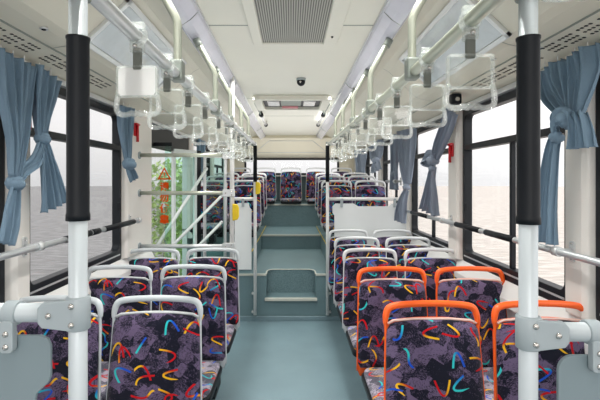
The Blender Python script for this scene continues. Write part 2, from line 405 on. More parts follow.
for sx, PP in ((-1, PL), (1, PR)):
    for a, b in PP[:-1]:
        mb = MB()
        w = b-a
        poly = [(sx*1.31, a), (sx*1.265, a+.012), (sx*1.25, a+.035), (sx*1.25, b-.035), (sx*1.265, b-.012), (sx*1.31, b)]
        mb.prism(poly if sx > 0 else poly[::-1], 'z', .93, 2.12)
        o = struct(mb.build('trim_%d' % tn, 'pillar', bevel=.006)); tn += 1
    # ledge below the windows
    segs = [(-1.5, 8.9)] if sx > 0 else [(-1.5, 3.98), (5.52, 8.9)]
    mb = MB()
    for a, b in segs:
        mb.prism([(sx*1.30, .90), (sx*1.30, .925), (sx*1.285, .93), (sx*1.235, .84), (sx*1.235, .80), (sx*1.30, .80)], 'y', a, b)
    struct(mb.build('trim_%d' % tn, 'white')); tn += 1

# --- windows: black frame, transom, sliding bar, glass
wi = 1
def window(sx, y0, y1, bar=True, bz=.0):
    global wi
    x0, x1 = sx*1.287, sx*1.345
    mb = MB()
    out = rrect(y0, y1, .925, 2.09, .03); inn = rrect(y0+.034, y1-.034, GB, 2.005, .045)
    ring_prism(mb, out, inn, 'x', x0, x1)
    mb.box(x0, x1, y0+.03, y1-.03, 1.752, 1.792)
    if bar:
        ym = (y0+y1)/2 - .06; mb.box(sx*1.30, sx*1.33, ym-.012, ym+.012, GB, 1.76)
    w = struct(mb.build('window_%d' % wi, 'blackf', bevel=.004)); wi += 1
    g = MB().box(sx*1.318, sx*1.324, y0+.03, y1-.03, GB-.02, 2.02).build('window_glass', 'glass', w)
    t = MB().box(sx*1.284, sx*1.30, y0+.03, y1-.03, .965, .975).build('guide_strip', 'alu', w)
    l = MB().box(sx*1.278, sx*1.30, y1-.055, y1-.04, 1.30, 1.36).build('latch', 'black', w, bevel=.003)
    return w
for a, b in ((-1.35, .3), (.3, 1.98), (2.14, 3.34), (5.68, 7.0), (7.2, 8.6)): window(-1, a, b)
for a, b in ((-1.35, .3), (.3, 1.86), (2.04, 3.30), (3.53, 4.70), (4.95, 6.15), (6.35, 7.55), (7.75, 8.6)): window(1, a, b)

# --- ceiling: centre panel, cove strips, sloped side panels
ZC = CAMZ+.86
def loft(mb, profs, ys):
    n = len(profs[0]); vs = []; fs = []
    for pr, y in zip(profs, ys):
        for (x, z) in pr: vs.append((x, y, z))
    for i in range(len(ys)-1):
        for j in range(n-1): fs.append((i*n+j, i*n+j+1, (i+1)*n+j+1, (i+1)*n+j))
    mb.add(vs, fs); return mb
struct(MB().box(-.56, .56, -1.5, 8.55, ZC, ZC+.04).build('ceiling', 'ceil'))
for sx in (-1, 1):
    prof = [(sx*.57, ZC+.02), (sx*.60, ZC), (sx*.70, 2.385), (sx*.745, 2.36), (sx*.955, 2.165), (sx*1.0, 2.15), (sx*1.09, 2.135), (sx*1.30, 2.085), (sx*1.36, 2.08)]
    o = struct(loft(MB(), [prof, prof], [-1.5, 8.6]).build('trim_%d' % tn, 'side', solid=.008)); tn += 1
    # cove strip
    y = [-1.5, 1.0, 2.5, 4.0, 6.0, 8.5]; xi = [.445, .452, .465, .475, .485, .49]
    pr = [[(sx*x, ZC-.003), (sx*(x+.008), ZC-.022), (sx*(x+.045), ZC-.058), (sx*(x+.085), ZC-.085), (sx*(x+.10), ZC-.075), (sx*(x+.105), ZC-.03)] for x in xi]
    o = struct(loft(MB(), pr, y).build('trim_%d' % tn, 'cove', solid=.004)); tn += 1
    mb = MB()
    for i in range(len(y)-1):
        mb.tube([(sx*(xi[i]-.004), y[i], ZC-.004), (sx*(xi[i+1]-.004), y[i+1], ZC-.004)], .005, 6)
    struct(mb.build('trim_%d' % tn, 'alu')); tn += 1
    # seams of the cove strips and the long joint above the windows
    mb = MB()
    for yy in (.6, 2.2, 3.8, 5.4, 7.0):
        mb.tube([(sx*.467, yy, ZC-.020), (sx*.50, yy, ZC-.055), (sx*.548, yy, ZC-.086)], .003, 4)
    mb.box(sx*1.085, sx*1.09, -1.5, 8.5, 2.125, 2.134)
    for yy in (2.0, 3.35, 4.7, 6.05, 7.4):
        mb.add([(sx*.70, yy, 2.379), (sx*.745, yy, 2.354), (sx*.955, yy, 2.159), (sx*1.0, yy, 2.144), (sx*1.09, yy, 2.129),
                (sx*.70, yy+.006, 2.379), (sx*.745, yy+.006, 2.354), (sx*.955, yy+.006, 2.159), (sx*1.0, yy+.006, 2.144), (sx*1.09, yy+.006, 2.129)],
               [(i, i+1, i+6, i+5) for i in range(4)])
    struct(mb.build('trim_%d' % tn, 'joint')); tn += 1
    # curtain track cover just above the windows
    mb = MB(); mb.box(sx*1.255, sx*1.30, -1.5, 8.5, 2.05, 2.082)
    struct(mb.build('trim_%d' % tn, 'alu', bevel=.004)); tn += 1
mb = MB()
for yy in (-.2, 2.44, 4.62, 5.9): mb.box(-.46, .46, yy, yy+.008, ZC-.002, ZC)
struct(mb.build('trim_%d' % tn, 'joint')); tn += 1

# --- rear wall with window and cream bulkhead
mb = MB()
mb.box(-1.36, -.93, 8.80, 8.9, 1.05, 1.62); mb.box(.96, 1.36, 8.80, 8.9, 1.05, 1.62); mb.box(-.93, .96, 8.80, 8.9, 1.05, 1.66)
struct(mb.build('wall_back', 'rear'))
mb = MB(); mb.box(-1.36, -.93, 8.80, 8.9, 1.62, 2.45); mb.box(.96, 1.36, 8.80, 8.9, 1.62, 2.45); mb.box(-.93, .96, 8.80, 8.9, 1.94, 2.45)
struct(mb.build('trim_90', 'cream'))
w = MB(); ring_prism(w, rrect(-.93, .96, 1.64, 1.965, .02), rrect(-.895, .925, 1.67, 1.93, .03), 'y', 8.78, 8.86)
w = struct(w.build('window_%d' % wi, 'blackf', bevel=.003)); wi += 1
MB().box(-.90, .93, 8.82, 8.826, 1.66, 1.94).build('window_glass', 'glass', w)
MB().box(-1.25, 1.25, 8.70, 8.80, 1.60, 1.625).build('window_sill', 'white', w, bevel=.004)
mb = MB()
mb.prism([(8.50, ZC+.02), (8.42, 2.33), (8.52, 2.03), (8.60, 1.985), (8.82, 1.97), (8.82, ZC+.02)], 'x', -1.32, 1.32)
struct(mb.build('wall_back_upper', 'cream')).name = 'trim_%d' % tn; tn += 1
mb = MB()
def bk(x, z): # point on the bulkhead face
    t = (2.33-z)/.30; return (x, 8.42+.10*t-.004, z)
for a, b in (((-.42, 2.28), (.42, 2.28)), ((.42, 2.28), (.70, 2.06)), ((.70, 2.06), (-.70, 2.06)), ((-.70, 2.06), (-.42, 2.28))):
    mb.tube([bk(*a), bk(*b)], .007, 6)
struct(mb.build('trim_%d' % tn, 'white')); tn += 1

# ================================================================== CEILING FITTINGS
t = thing('ceiling_vent', 'large grey slatted return air grille in a white frame on the ceiling', 'vent', (0, 2.02, ZC))
MB().box(-.175, .20, -1.2, .70, -.010, .004).build('grille', 'grille', t)
for a, b, nm in ((-.235, -.175, 0), (.20, .285, 0)):
    f = MB().box(a, b, -1.2, .72, -.022, .0).build('frame', 'ceil', t, bevel=.006)
MB().box(-.175, .20, .70, .73, -.018, 0).build('frame', 'ceil', t, bevel=.004)
for yy in (-.55, .0, .55): MB().ball((.24, yy, -.024), .008, 8, 4).build('screw', 'dark', t)

t = thing('dome_camera', 'small black dome camera in the middle of the ceiling', 'camera', (.085, 3.72, ZC))
MB().tube([(0, 0, 0), (0, 0, -.02)], .04, 20).build('base', 'greyp', t)
MB().ball((0, 0, -.03), .036, 16, 10).build('dome', 'black', t)
MB().ball((-.006, -.030, -.036), .011, 10, 6).build('lens', 'chrome', t)

t = thing('roof_hatch', 'white framed roof hatch with dark opening at the rear of the ceiling', 'hatch', (.01, 4.75, ZC))
f = MB(); 
ring_prism(f, rrect(-.40, .40, -.30, .42, .06), rrect(-.31, .31, -.24, .34, .03), 'z', -.05, .0); f.build('frame', 'ceil', t, bevel=.012)
MB().box(-.33, .33, -.26, .36, -.012, .0).build('cover', 'black', t)
MB().box(-.12, .10, -.12, .25, -.022, -.012).build('center_panel', 'joint', t, bevel=.003)
for x in (-.20, .19): MB().box(x-.065, x+.065, -.05, .22, -.026, -.012).build('window', 'lampw', t, bevel=.004)
MB().box(-.11, .07, .235, .29, -.040, -.012).build('warning_label', 'pinkl', t)

for x, lab in ((-.37, 'short shiny tube fitting with dark ends left of the roof hatch'), (.40, 'short shiny tube fitting with dark ends right of the roof hatch')):
    sx = -1 if x < 0 else 1
    t = thing('ceiling_tube_lamp', lab, 'lamp', (x, 5.7, ZC-.03), 'tube fittings beside the roof hatch')
    MB().tube([(0, -.25, -.02), (-sx*.0, .75, -.02)], .019, 12).build('tube', 'lampw', t)
    for yy in (-.27, .72): MB().tube([(0, yy, -.02), (0, yy+.08, -.02)], .028, 12).build('end_cap', 'black', t)
    for yy in (-.23, .76): MB().box(-.012, .012, yy-.012, yy+.012, -.02, .03).build('bracket', 'joint', t)
    MB().tube([(sx*.02, -.95, .0), (sx*.005, -.3, -.02)], .009, 8).build('arm', 'joint', t)

for sx, yy, lab in ((-1, 2.0, 'framed glossy poster panel on the sloped ceiling above the left windows'), (1, 1.9, 'framed glossy poster panel on the sloped ceiling above the right windows')):
    t = thing('poster_frame', lab, 'poster frame', (sx*.85, yy, 2.262), 'poster frames on the sloped ceiling')
    L = 1.08
    nx, nz = -sx*.68, -.73
    def q(u, y, d): # u 0..1 from inner/top to outer/bottom
        return (sx*(.745+.21*u)-sx*.85+nx*d, y, 2.36-.195*u-2.262+nz*d)
    def slab(u0, u1, y0, y1, d0, d1, name, m, bev=0):
        vs = [q(u, y, d) for u in (u0, u1) for y in (y0, y1) for d in (d0, d1)]
        mb = MB(); mb.add(vs, [(0, 1, 3, 2), (4, 6, 7, 5), (0, 4, 5, 1), (2, 3, 7, 6), (0, 2, 6, 4), (1, 5, 7, 3)]); return mb.build(name, m, t, bevel=bev)
    slab(.04, .96, .03, L-.03, .004, .012, 'poster_film', 'film')
    for (a, b, c, d) in ((-.02, .07, 0, L), (.93, 1.02, 0, L), (-.02, 1.02, 0, .025), (-.02, 1.02, L-.025, L)): slab(a, b, c, d, .002, .022, 'frame', 'alu', .003)

# air outlet perforations above the windows
for sx, lab in ((-1, 'left'), (1, 'right')):
    for yc, pos in ((1.62, 'nearest'), (2.40, 'second')):
        o = bpy.data.objects.new('air_outlet', None); C.objects.link(o); o.location = (sx*1.15, yc, 2.12)
        for g_ in range(6):
            mb = MB()
            for i in range(4):
                for j in range(3):
                    x = 1.13+.028*j; z = 2.135-(x-1.09)*.238-.0045; y = yc-.32+(g_*5+i)*.024
                    mb.box(sx*(x-1.15-.006), sx*(x-1.15+.006), y-yc-.0045, y-yc+.0045, z-2.12-.003, z-2.12)
            mb.build('hole_cluster', 'dark', o)
        tag(o, 'row of small dark air holes above the %s windows, %s to the viewer' % (lab, pos), 'air vent', 'air outlets above the windows')
for sx, yy, x, lab in ((-1, 1.78, 1.0, 'small round ceiling downlight beside the left black-sleeved pole'), (1, 1.98, 1.12, 'small round ceiling downlight right of the right black-sleeved pole'), (1, 2.22, 1.02, 'small round ceiling downlight left of the right black-sleeved pole')):
    z = 2.147-(x-1.0)*.15
    t = thing('ceiling_downlight', lab, 'downlight', (sx*x, yy, z), 'small round downlights')
    MB().tube([(0, 0, 0), (0, 0, -.008)], .016, 16).build('ring', 'alu', t)
    MB().ball((0, 0, -.008), .010, 12, 6, (1, 1, .5)).build('lens', 'black', t)

# ================================================================== OVERHEAD RAILS
RZ = CAMZ+.392
def overhead(sx, X, brY, lab):
    t = thing('overhead_handrail', lab, 'handrail', (sx*X, 0, RZ), 'overhead handrails')
    o = (sx*X, 0, RZ)
    MB().tube(at(bez([(sx*.33, .05, RZ+.03), (sx*.33, .45, RZ+.03), (sx*(X-.03), .75, RZ), (sx*X, 1.0, RZ), (sx*X, 2.5, RZ), (sx*(X-.03), 4.74, RZ)], 6), o), .0185, 16).build('rail', 'rail' if sx < 0 else 'green', t)
    for i, y in enumerate(brY):
        br = MB().tube(at(bez([(sx*X, y, RZ+.01), (sx*X, y, RZ+.15), (sx*(X+.004), y, RZ+.20), (sx*(X+.035), y-.005, RZ+.26), (sx*(X+.10), y-.01, RZ+.375)], 5), o), .0155, 12).build('bracket_pipe', 'green', t)
        MB().box(-.023, .023, y-.026, y+.026, -.028, .05).build('joint', 'joint', t, bevel=.008)
        mb = MB().tube(at([(sx*(X+.085), y-.008, RZ+.345), (sx*(X+.105), y-.01, RZ+.385)], o), .021, 12)
        mb.build('pipe_socket', 'joint', t)
    return t
overhead(-1, .42, (.55, 1.63, 2.44, 3.05, 3.72, 4.35), 'long silver overhead handrail on the left side of the aisle')
overhead(1, .44, (.55, 1.60, 2.44, 3.12, 3.75, 4.35), 'long silver overhead handrail on the right side of the aisle')
for sx in (-1, 1):
    t = thing('ceiling_cross_rail', 'short pale rail from the %s platform pole to the cove above' % ('left' if sx < 0 else 'right'), 'handrail', (sx*.40, 4.80, RZ), 'short cross rails')
    MB().tube([(0, 0, 0), (sx*.12, 0, 0), (sx*.40, .0, .02)], .016, 12).build('rail', 'white', t)
    MB().tube([(-sx*.02, 0, 0), (sx*.03, 0, 0)], .024, 12).build('joint', 'joint', t)

# ================================================================== HANGING STRAPS
ORD = ['nearest', 'second', 'third', 'fourth', 'fifth', 'sixth', 'seventh', 'eighth', 'ninth', 'tenth', 'eleventh']
def make_strap(card='clear'):
    t = thing('hanging_strap', 'x', 'hanging strap', (0, 0, 0))
    c = MB()
    ring_prism(c, [(.026*math.cos(a*.349), .026*math.sin(a*.349)) for a in range(18)], [(.0195*math.cos(a*.349), .0195*math.sin(a*.349)) for a in range(18)], 'y', -.013, .013)
    c.box(-.016, .016, -.016, .016, -.05, -.018)
    c.box(-.020, .020, -.010, .010, .020, .034)
    c.build('clamp', 'grip', t, bevel=.003)
    MB().ball((0, -.017, -.034), .007, 8, 4).build('screw', 'chrome', t)
    MB().box(-.012, .012, -.006, .006, -.094, -.035).build('strap', 'strap', t, bevel=.004)
    W_, z0, z1 = .057, -.168, -.084
    h = MB(); ring_prism(h, rrect(-W_, W_, z0, z1, .010), rrect(-W_+.004, W_-.004, z0+.004, z1-.004, .008), 'y', -.008, .008)
    h = h.build('card_holder', 'grip', t)
    MB().prism(rrect(-W_+.003, W_-.003, z0+.003, z1-.003, .008), 'y', -.002, .002).build('card', 'advert' if card == 'white' else 'acryl', h)
    gp = [(-W_+.004, 0, z0+.01), (-W_-.001, 0, z0-.012), (-W_-.001, 0, z0-.036), (-W_+.010, 0, z0-.046)]
    for k in range(7): gp.append((-W_+.030+k*(2*W_-.06)/6, 0, z0-.046+(.0035 if k % 2 else -.001)))
    gp += [(W_-.010, 0, z0-.046), (W_+.001, 0, z0-.036), (W_+.001, 0, z0-.012), (W_-.004, 0, z0+.01)]
    MB().tube(bez(gp, 3), .0072, 10).build('grip', 'grip', t)
    return t
s_clear = None; s_white = None
def put(card, x, y, z, rz, lab, grp):
    global s_clear, s_white
    if card == 'white': o = make_strap('white')
    elif s_clear is None: s_clear = o = make_strap()
    else: o = copy_tree(s_clear)
    o.location = (x, y, z); o.rotation_euler = (0, 0, rz); o['label'] = lab; o['group'] = grp; return o
LY = [.47, 1.19, 1.49, 1.80, 2.15, 2.55, 2.88, 3.25, 3.52, 3.90, 4.20]
RY = [.49, 1.08, 1.42, 1.83, 2.18, 2.60, 2.90, 3.32, 3.56, 3.95, 4.20]
for i, y in enumerate(LY):
    x = -.335 if i == 0 else (-.42 if y > 1.3 else -.415)
    nm = {0: 'clear grip of the hanging strap cut off at the top left corner', 1: 'hanging strap with a solid white card on the left rail'}.get(i,
        'clear plastic hanging strap, %s from the viewer on the left rail' % ORD[i])
    put('white' if i == 1 else 'clear', x, y, RZ+(.03 if i == 0 else 0), random.uniform(-.12, .12), nm, 'hanging straps on the left rail')
for i, y in enumerate(RY):
    x = .335 if i == 0 else .44
    nm = 'clear grip of the hanging strap cut off at the top right corner' if i == 0 else 'clear plastic hanging strap, %s from the viewer on the right rail' % ORD[i]
    put('clear', x, y, RZ+(.03 if i == 0 else 0), random.uniform(-.12, .12), nm, 'hanging straps on the right rail')

# ================================================================== POLES AND PARTITIONS
def screws(pts, r, parent):
    for p in pts: MB().ball(p, r, 10, 5, (1, .7, 1)).build('screw', 'chrome', parent)
def front_partition(sx, X, rz, pzt, px_edge, hx, lab):
    Y = .87
    t = thing('partition_rail', lab, 'partition', (sx*X, Y, 0), 'front partitions')
    MB().tube([(0, 0, 0), (0, 0, RZ-.004)], .0175, 20).build('pole', 'pole', t)
    s0 = 1.45 if sx < 0 else 1.443; s1 = 1.812
    MB().tube([(0, 0, s0), (0, 0, s0+.012), (0, 0, s0+.016), (0, 0, s1-.008), (0, 0, s1-.004), (0, 0, s1)], [.0225, .0225, .0212, .0212, .0225, .0225], 24).build('sleeve', 'black', t)
    MB().tube([(sx*.02, 0, rz), (sx*.95, 0, rz)], .0185, 16).build('rail', 'pole', t)
    MB().tube([(0, 0, RZ-.035), (0, 0, RZ+.012)], .024, 14).build('top_joint', 'joint', t)
    c = MB(); c.tube([(0, 0, rz-.033), (0, 0, rz-.030), (0, 0, rz+.030), (0, 0, rz+.033)], [.021, .0235, .0235, .021], 20)
    poly = [(sx*.0, -.031), (sx*.060, -.024), (sx*.068, -.014), (sx*.068, .014), (sx*.060, .024), (sx*.0, .031)]
    c.prism([(p[0], p[1]+rz) for p in (poly if sx < 0 else poly[::-1])], 'y', -.023, -.013)
    c.tube([(sx*.02, 0, rz), (sx*.068, 0, rz)], .0215, 16)
    cl = c.build('clamp', 'greyp', t, bevel=.002)
    screws([(sx*.002, -.0245, rz+.018), (sx*.002, -.0245, rz-.018), (sx*.046, -.0245, rz)], .0062, cl)
    # hanger clip
    h = MB(); h.tube([(hx-.013, 0, rz), (hx+.013, 0, rz)], .0235, 18); h.prism([(p[0], p[1]) for p in rrect(hx-.013, hx+.013, rz-.072, rz-.01, .008)], 'y', -.024, -.008)
    h = h.build('hanger_clip', 'greyp', t, bevel=.002)
    screws([(hx, -.0245, rz-.035), (hx, -.0245, rz-.060)], .0062, h)
    e0, e1 = sx*px_edge, sx*.95
    outl = rrect(min(e0, e1), max(e0, e1), .45, pzt, .03, 6)
    if sx < 0:   # small notch near the lower inner corner, as on the photo
        outl = [(e1, pzt), (e1, .45), (e0-.03, .45), (e0-.03, pzt-.125), (e0-.028, pzt-.115), (e0-.004, pzt-.092), (e0, pzt-.08), (e0, pzt-.02), (e0-.006, pzt-.006), (e0-.02, pzt)]
    MB().prism(outl, 'y', -.005, .003).build('panel', 'panelg', t, bevel=.0015)
    return t
front_partition(-1, .421, 1.268, 1.224, .052, -.128, 'grey panel hung on a rail beside the near left black-sleeved pole')
front_partition(1, .469, 1.230, 1.185, .057, .125, 'grey panel hung on a rail beside the near right black-sleeved pole')

# partition at the front of the raised platform
def platform_pole(sx, x, lab):
    t = thing('grab_pole', lab, 'pole', (x, 4.76, 0), 'black-topped poles at the platform step')
    MB().tube([(0, 0, .07), (0, 0, RZ)], .0175, 16).build('pole', 'white', t)
    MB().tube([(0, 0, 1.51), (0, 0, RZ-.02)], .021, 16).build('sleeve', 'black', t)
    for z in (.10, .30):
        MB().tube([(sx*-.0, -.0, z), (sx*.03, .0, z), (sx*.03, .04, z)], .012, 8).build('wall_clamp', 'alu', t)
    return t
platform_pole(-1, -.388, 'black-topped white pole left of the platform step')
platform_pole(1, .395, 'black-topped white pole right of the platform step')
def platform_panel(x0, x1, lab, zt, sx):
    t = thing('platform_partition', lab, 'partition', ((x0+x1)/2, 4.77, 0), 'pale partitions on the platform edge'); cx = (x0+x1)/2
    MB().tube([(x0-cx, 0, 1.325), (x1-cx, 0, 1.325)], .018, 14).build('rail', 'white', t)
    if sx > 0: MB().tube([(x0-cx, 0, .78), (x0-cx+.20, 0, .78)], .014, 12).build('lower_rail', 'white', t)
    a, b = (x0-cx+.055, x1-cx-.0) if sx > 0 else (x0-cx+.03, x1-cx-.04)
    w = b-a
    out = [(a, .56), (b, .56), (b, zt-.07), (b-.02, zt-.05), (b-.03, zt)] if sx < 0 else [(a, .56), (b, .56), (b, zt)]
    if sx > 0: out += [(a+w*.78, zt), (a+w*.74, zt-.03), (a+w*.34, zt-.03), (a+w*.28, zt), (a+.03, zt), (a, zt-.03), (a, zt-.10), (a+.02, zt-.13), (a+.02, zt-.5), (a, zt-.53)]
    else: out += [(a+w*.5, zt), (a+w*.2, zt), (a, zt-.04)]
    MB().prism(out, 'y', -.005, .005).build('panel', 'panelw', t)
    for x in ((a+w*.12, a+w*.82) if sx > 0 else (a+w*.5,)):
        h = MB().box(x-.014, x+.014, -.02, .0, zt-.04, 1.33).build('hanger_clip', 'greyp', t, bevel=.003)
    return t
platform_panel(-.64, -.388, 'narrow pale panel under a rail left of the platform step', 1.28, -1)
platform_panel(.395, 1.27, 'wide pale panel under a rail right of the platform step', 1.275, 1)

# railing in front of the side door
t = thing('door_railing', 'three-bar pale railing between the last left seats and the side door', 'railing', (-.485, 3.62, 0))
MB().tube([(0, 0, .46), (0, 0, 1.80), (0, 0, 2.38)], .0185, 16).build('pole', 'white', t)
for z in (CAMZ+.204, CAMZ-.107, CAMZ-.545):
    r = MB().tube([(0, 0, z), (-.77, 0, z)], .0165, 14).build('rail', 'green' if z > 1.2 else 'rail', t)
    MB().tube([(-.755, 0, z), (-.778, 0, z)], .030, 16).build('flange', 'greyp', r)
    c = MB().box(-.075, .026, -.026, -.008, z-.030, z+.030); c.tube([(0, 0, z-.03), (0, 0, z+.03)], .024, 14)
    c = c.build('clamp', 'alu', r, bevel=.004)
    screws([(-.05, -.027, z), (.0, -.027, z+.015), (.0, -.027, z-.015)], .006, c)
def bell(x, y, z, lab):
    t = thing('stop_button', lab, 'stop button', (x, y, z), 'yellow stop buttons')
    MB().prism([(-.012, -.07), (.030, -.062), (.042, -.035), (.042, .035), (.030, .062), (-.012, .07)], 'y', -.030, -.004).build('body', 'yellow', t, bevel=.008)
    MB().tube([(.014, -.030, 0), (.014, -.036, 0)], .012, 12).build('button', 'yellow', t)
bell(-.465, 3.602, 1.53-32*3.6/440, 'yellow stop button on the pole beside the side door railing')
bell(-.368, 4.742, 1.53-8*4.76/440, 'yellow stop button on the left black-topped pole by the step')

# window rails
def wrail(sx, x, z, y0, y1, blacks, mounts, lab):
    t = thing('window_handrail', lab, 'handrail', (sx*x, y0, z), 'handrails along the windows')
    MB().tube([(0, 0, 0), (0, y1-y0, 0)], .0155, 14).build('rail', 'rail', t)
    for a, b in blacks: MB().tube([(0, a-y0, 0), (0, b-y0, 0)], .0185, 16).build('sleeve', 'black', t)
    for m in mounts:
        mb = MB().tube([(0, m-y0-.02, 0), (0, m-y0+.02, 0)], .022, 14); mb.tube([(0, m-y0, 0), (sx*(1.25-x), m-y0, 0)], .013, 10)
        mb.prism(rrect(m-y0-.018, m-y0+.018, -.045, .045, .014), 'x', sx*(1.25-x), sx*(1.243-x))
        q = mb.build('mount', 'alu', t)
        screws([(sx*(1.241-x), m-y0, .032), (sx*(1.241-x), m-y0, -.032)], .006, q)
wrail(-1, 1.18, CAMZ-.312, .4, 3.42, ((2.30, 2.58), (2.60, 2.62+.08), (2.78, 3.30)), (1.2, 2.06, 3.40), 'silver handrail with black sleeves along the left windows')
wrail(1, 1.18, CAMZ-.316, .4, 4.83, ((2.32, 2.66), (2.74, 3.14), (3.78, 4.30)), (1.2, 1.95, 3.42, 4.83), 'silver handrail with black sleeves along the right windows')
wrail(1, 1.18, CAMZ-.316+.5-.2, 4.97, 5.43, (), (4.99,), 'plain short handrail along the rear right window')

# ================================================================== SIDE DOOR
D = bpy.data.objects.new('door_1', None); C.objects.link(D); D.location = (-1.30, 3.98, 0); struct(D)
MB().box(-.06, .02, 0, 1.52, 1.845, 2.10).build('door_header', 'black', D)
MB().box(-.045, .0, 0, .04, 0, 1.82).build('door_post', 'blackf', D)
MB().box(-.03, -.024, .03, .76, .02, 1.845).build('door_glass', 'glass', D)
MB().box(-.045, -.01, .03, .76, 0, .10).build('door_sill', 'alu', D)
# warning sticker on the fixed glass, read from the outside
def textmesh(s, size):
    c = bpy.data.curves.new('t', 'FONT'); c.body = s; c.size = size; c.align_x = 'CENTER'; c.align_y = 'CENTER'; c.extrude = .001; c.offset = .0028
    o = bpy.data.objects.new('t', c); C.objects.link(o); dg = bpy.context.evaluated_depsgraph_get()
    me = bpy.data.meshes.new_from_object(o.evaluated_get(dg)); bpy.data.objects.remove(o); return me
MB().box(.0, .185, .125, .131, .02, 1.845).build('door_glass', 'glass', D)
MB().box(.125, .185, .120, .124, .02, 1.845).build('tinted_strip', 'dglass', D)
MB().box(-.01, .19, .118, .138, 1.845, 1.88).build('pane_rail', 'blackf', D)
st = thing('warning_sticker', 'orange triangle and vertical warning characters stuck on the door glass', 'sticker', (-1.178, 4.092, 1.50))
for i, ch in enumerate('请勿倚靠'):
    me = textmesh(ch, .085); me.materials.append(Mt['sticker'])
    o = bpy.data.objects.new('character', me); C.objects.link(o); o.parent = st
    z = 1.53-(187.2+i*10.9-180)*4.1/440
    o.matrix_local = Matrix.Translation((0, 0, z-1.50)) @ Matrix.Rotation(math.pi/2, 4, 'X')
tri = MB(); zt = .035
ring_prism(tri, [(-.064, zt), (.064, zt), (0, zt+.115)], [(-.044, zt+.012), (.044, zt+.012), (0, zt+.090)], 'y', -.002, .001)
tri.build('warning_triangle', 'sticker', st)
tri = MB(); tri.box(-.005, .005, -.002, .001, zt+.034, zt+.066); tri.build('exclamation_bar', 'sticker', st)
MB().box(-.005, .005, -.002, .001, zt+.019, zt+.027).build('exclamation_dot', 'sticker', st)

def leaf(p0, p1, lab, fr, fw=.045, rubber=None):
    """glazed leaf between two plan points"""
    p0 = Vector((*p0, 0)); p1 = Vector((*p1, 0)); d = p1-p0; L = d.length; ang = math.atan2(d.y, d.x)
    t = thing('door_leaf', lab, 'door leaf', p0, 'inward folded door leaves'); t.rotation_euler.z = ang
    f = MB(); ring_prism(f, rrect(0, L, .03, 1.87, .02, 3), rrect(fw, L-fw, .10, 1.80, .02, 3), 'y', -.018, .018); f.build('frame', fr, t, bevel=.004)
    MB().box(fw*.8, L-fw*.8, -.003, .003, .08, 1.82).build('glass', 'dglass', t)
    if rubber: MB().box(L-.005, L+rubber, -.022, .022, .03, 1.87).build('rubber_edge', 'black', t)
    return t
leaf((-1.285, 4.77), (-1.10, 5.10), 'white framed door leaf with pale green glass', 'doorw', .035, .06)
leaf((-1.05, 5.28), (-.80, 5.42), 'silver framed door leaf nearer the aisle', 'alu', .03)

for a, b, lab in (((-1.235, 3.99, .90), (-1.00, 5.19, 1.66), 'highest of the slanted pale green door bars'), ((-1.215, 4.55, .86), (-.82, 5.18, 1.34), 'middle slanted pale bar inside the side door'), ((-1.10, 4.85, .72), (-.82, 5.18, 1.03), 'lowest slanted pale bar inside the side door')):
    t = thing('slanted_handrail', lab, 'handrail', a, 'slanted bars in the doorway'); v = Vector(b)-Vector(a)
    MB().tube([(0, 0, 0), v], .0165, 12).build('bar', 'doorw', t)
    for p in ((0, 0, 0), v): MB().ball(p, .022, 12, 8).build('end_fitting', 'alu', t)

# bits seen beyond the door glass
def bush(x, y, lab):
    me = MB(); rnd = random.Random(3)
    for i in range(1300):
        a = rnd.uniform(0, 6.28); r = rnd.uniform(0, 1)**.5*.42; z = rnd.uniform(.0, 2.6); c = Vector((r*math.cos(a), r*math.sin(a), z))
        d = Vector((rnd.uniform(-1, 1), rnd.uniform(-1, 1), rnd.uniform(-.4, 1))).normalized()*.13; e_ = d.cross(Vector((0, 0, 1))).normalized()*.05
        me.add([c, c+d*.5+e_, c+d, c+d*.5-e_], [(0, 1, 2, 3)])
    return me
Mt['leaf'] = mat('leaf_green', (.42, .56, .22), .6, var=.3, vscale=2)
for x, y, lab in ((-3.05, 10.6, 'green leafy bush outside, seen beside the orange warning sticker'), (-2.25, 9.3, 'green leafy bush outside, seen through the pale green door glass')):
    t = thing('bush', lab, 'bush', (x, y, -.70), 'bushes outside the side door')
    bush(x, y, lab).build('foliage', 'leaf', t); MB().tube([(0, 0, 0), (.02, 0, 1.2)], [.05, .03], 8).build('stem', 'joint', t)

# ================================================================== SEATS
def arch(v, vc, r):  # corner inset
    if v <= vc: return 0
    k = (v-vc)/(1-vc); return r*(1-math.sqrt(max(0, 1-k*k)))
def pad(mb, z0, z1, hb, ht, t, r, archz, nu=14, nv=20, yb=0, tilt=0):
    vs = []; fs = []
    for side in (0, 1):
        for j in range(nv+1):
            v = j/nv; v = v if j < nv-5 else 1-((nv-j)/5)**1.6*(5/nv)
            hw = hb+(ht-hb)*v-arch(v, 1-.05/(z1-z0), r)-arch(1-v, 1-.03/(z1-z0), r*.5)
            for i in range(nu+1):
                u = -1+2*i/nu; u = math.copysign(abs(u)**.75, u)
                x = u*hw; z = z0+(z1-z0)*v+archz*(1-u*u)*v
                y = yb+tilt*(v)
                y += -t*(1-abs(u)**8)*(1-abs(2*v-1)**14) if side == 0 else 0
                y -= 0.004 if side == 0 else 0
                vs.append((x, y, z))
    n = (nv+1)*(nu+1); w = nu+1
    for j in range(nv):
        for i in range(nu):
            a = j*w+i; fs.append((a, a+1, a+w+1, a+w)); fs.append((n+a, n+a+w, n+a+w+1, n+a+1))
    for i in range(nu):
        fs.append((i, n+i, n+i+1, i+1)); a = nv*w+i; fs.append((a, a+1, n+a+1, n+a))
    for j in range(nv):
        a = j*w; fs.append((a, a+w, n+a+w, n+a)); a = j*w+nu; fs.append((a, n+a, n+a+w, a+w))
    mb.add(vs, fs, True); return mb
BT = .075
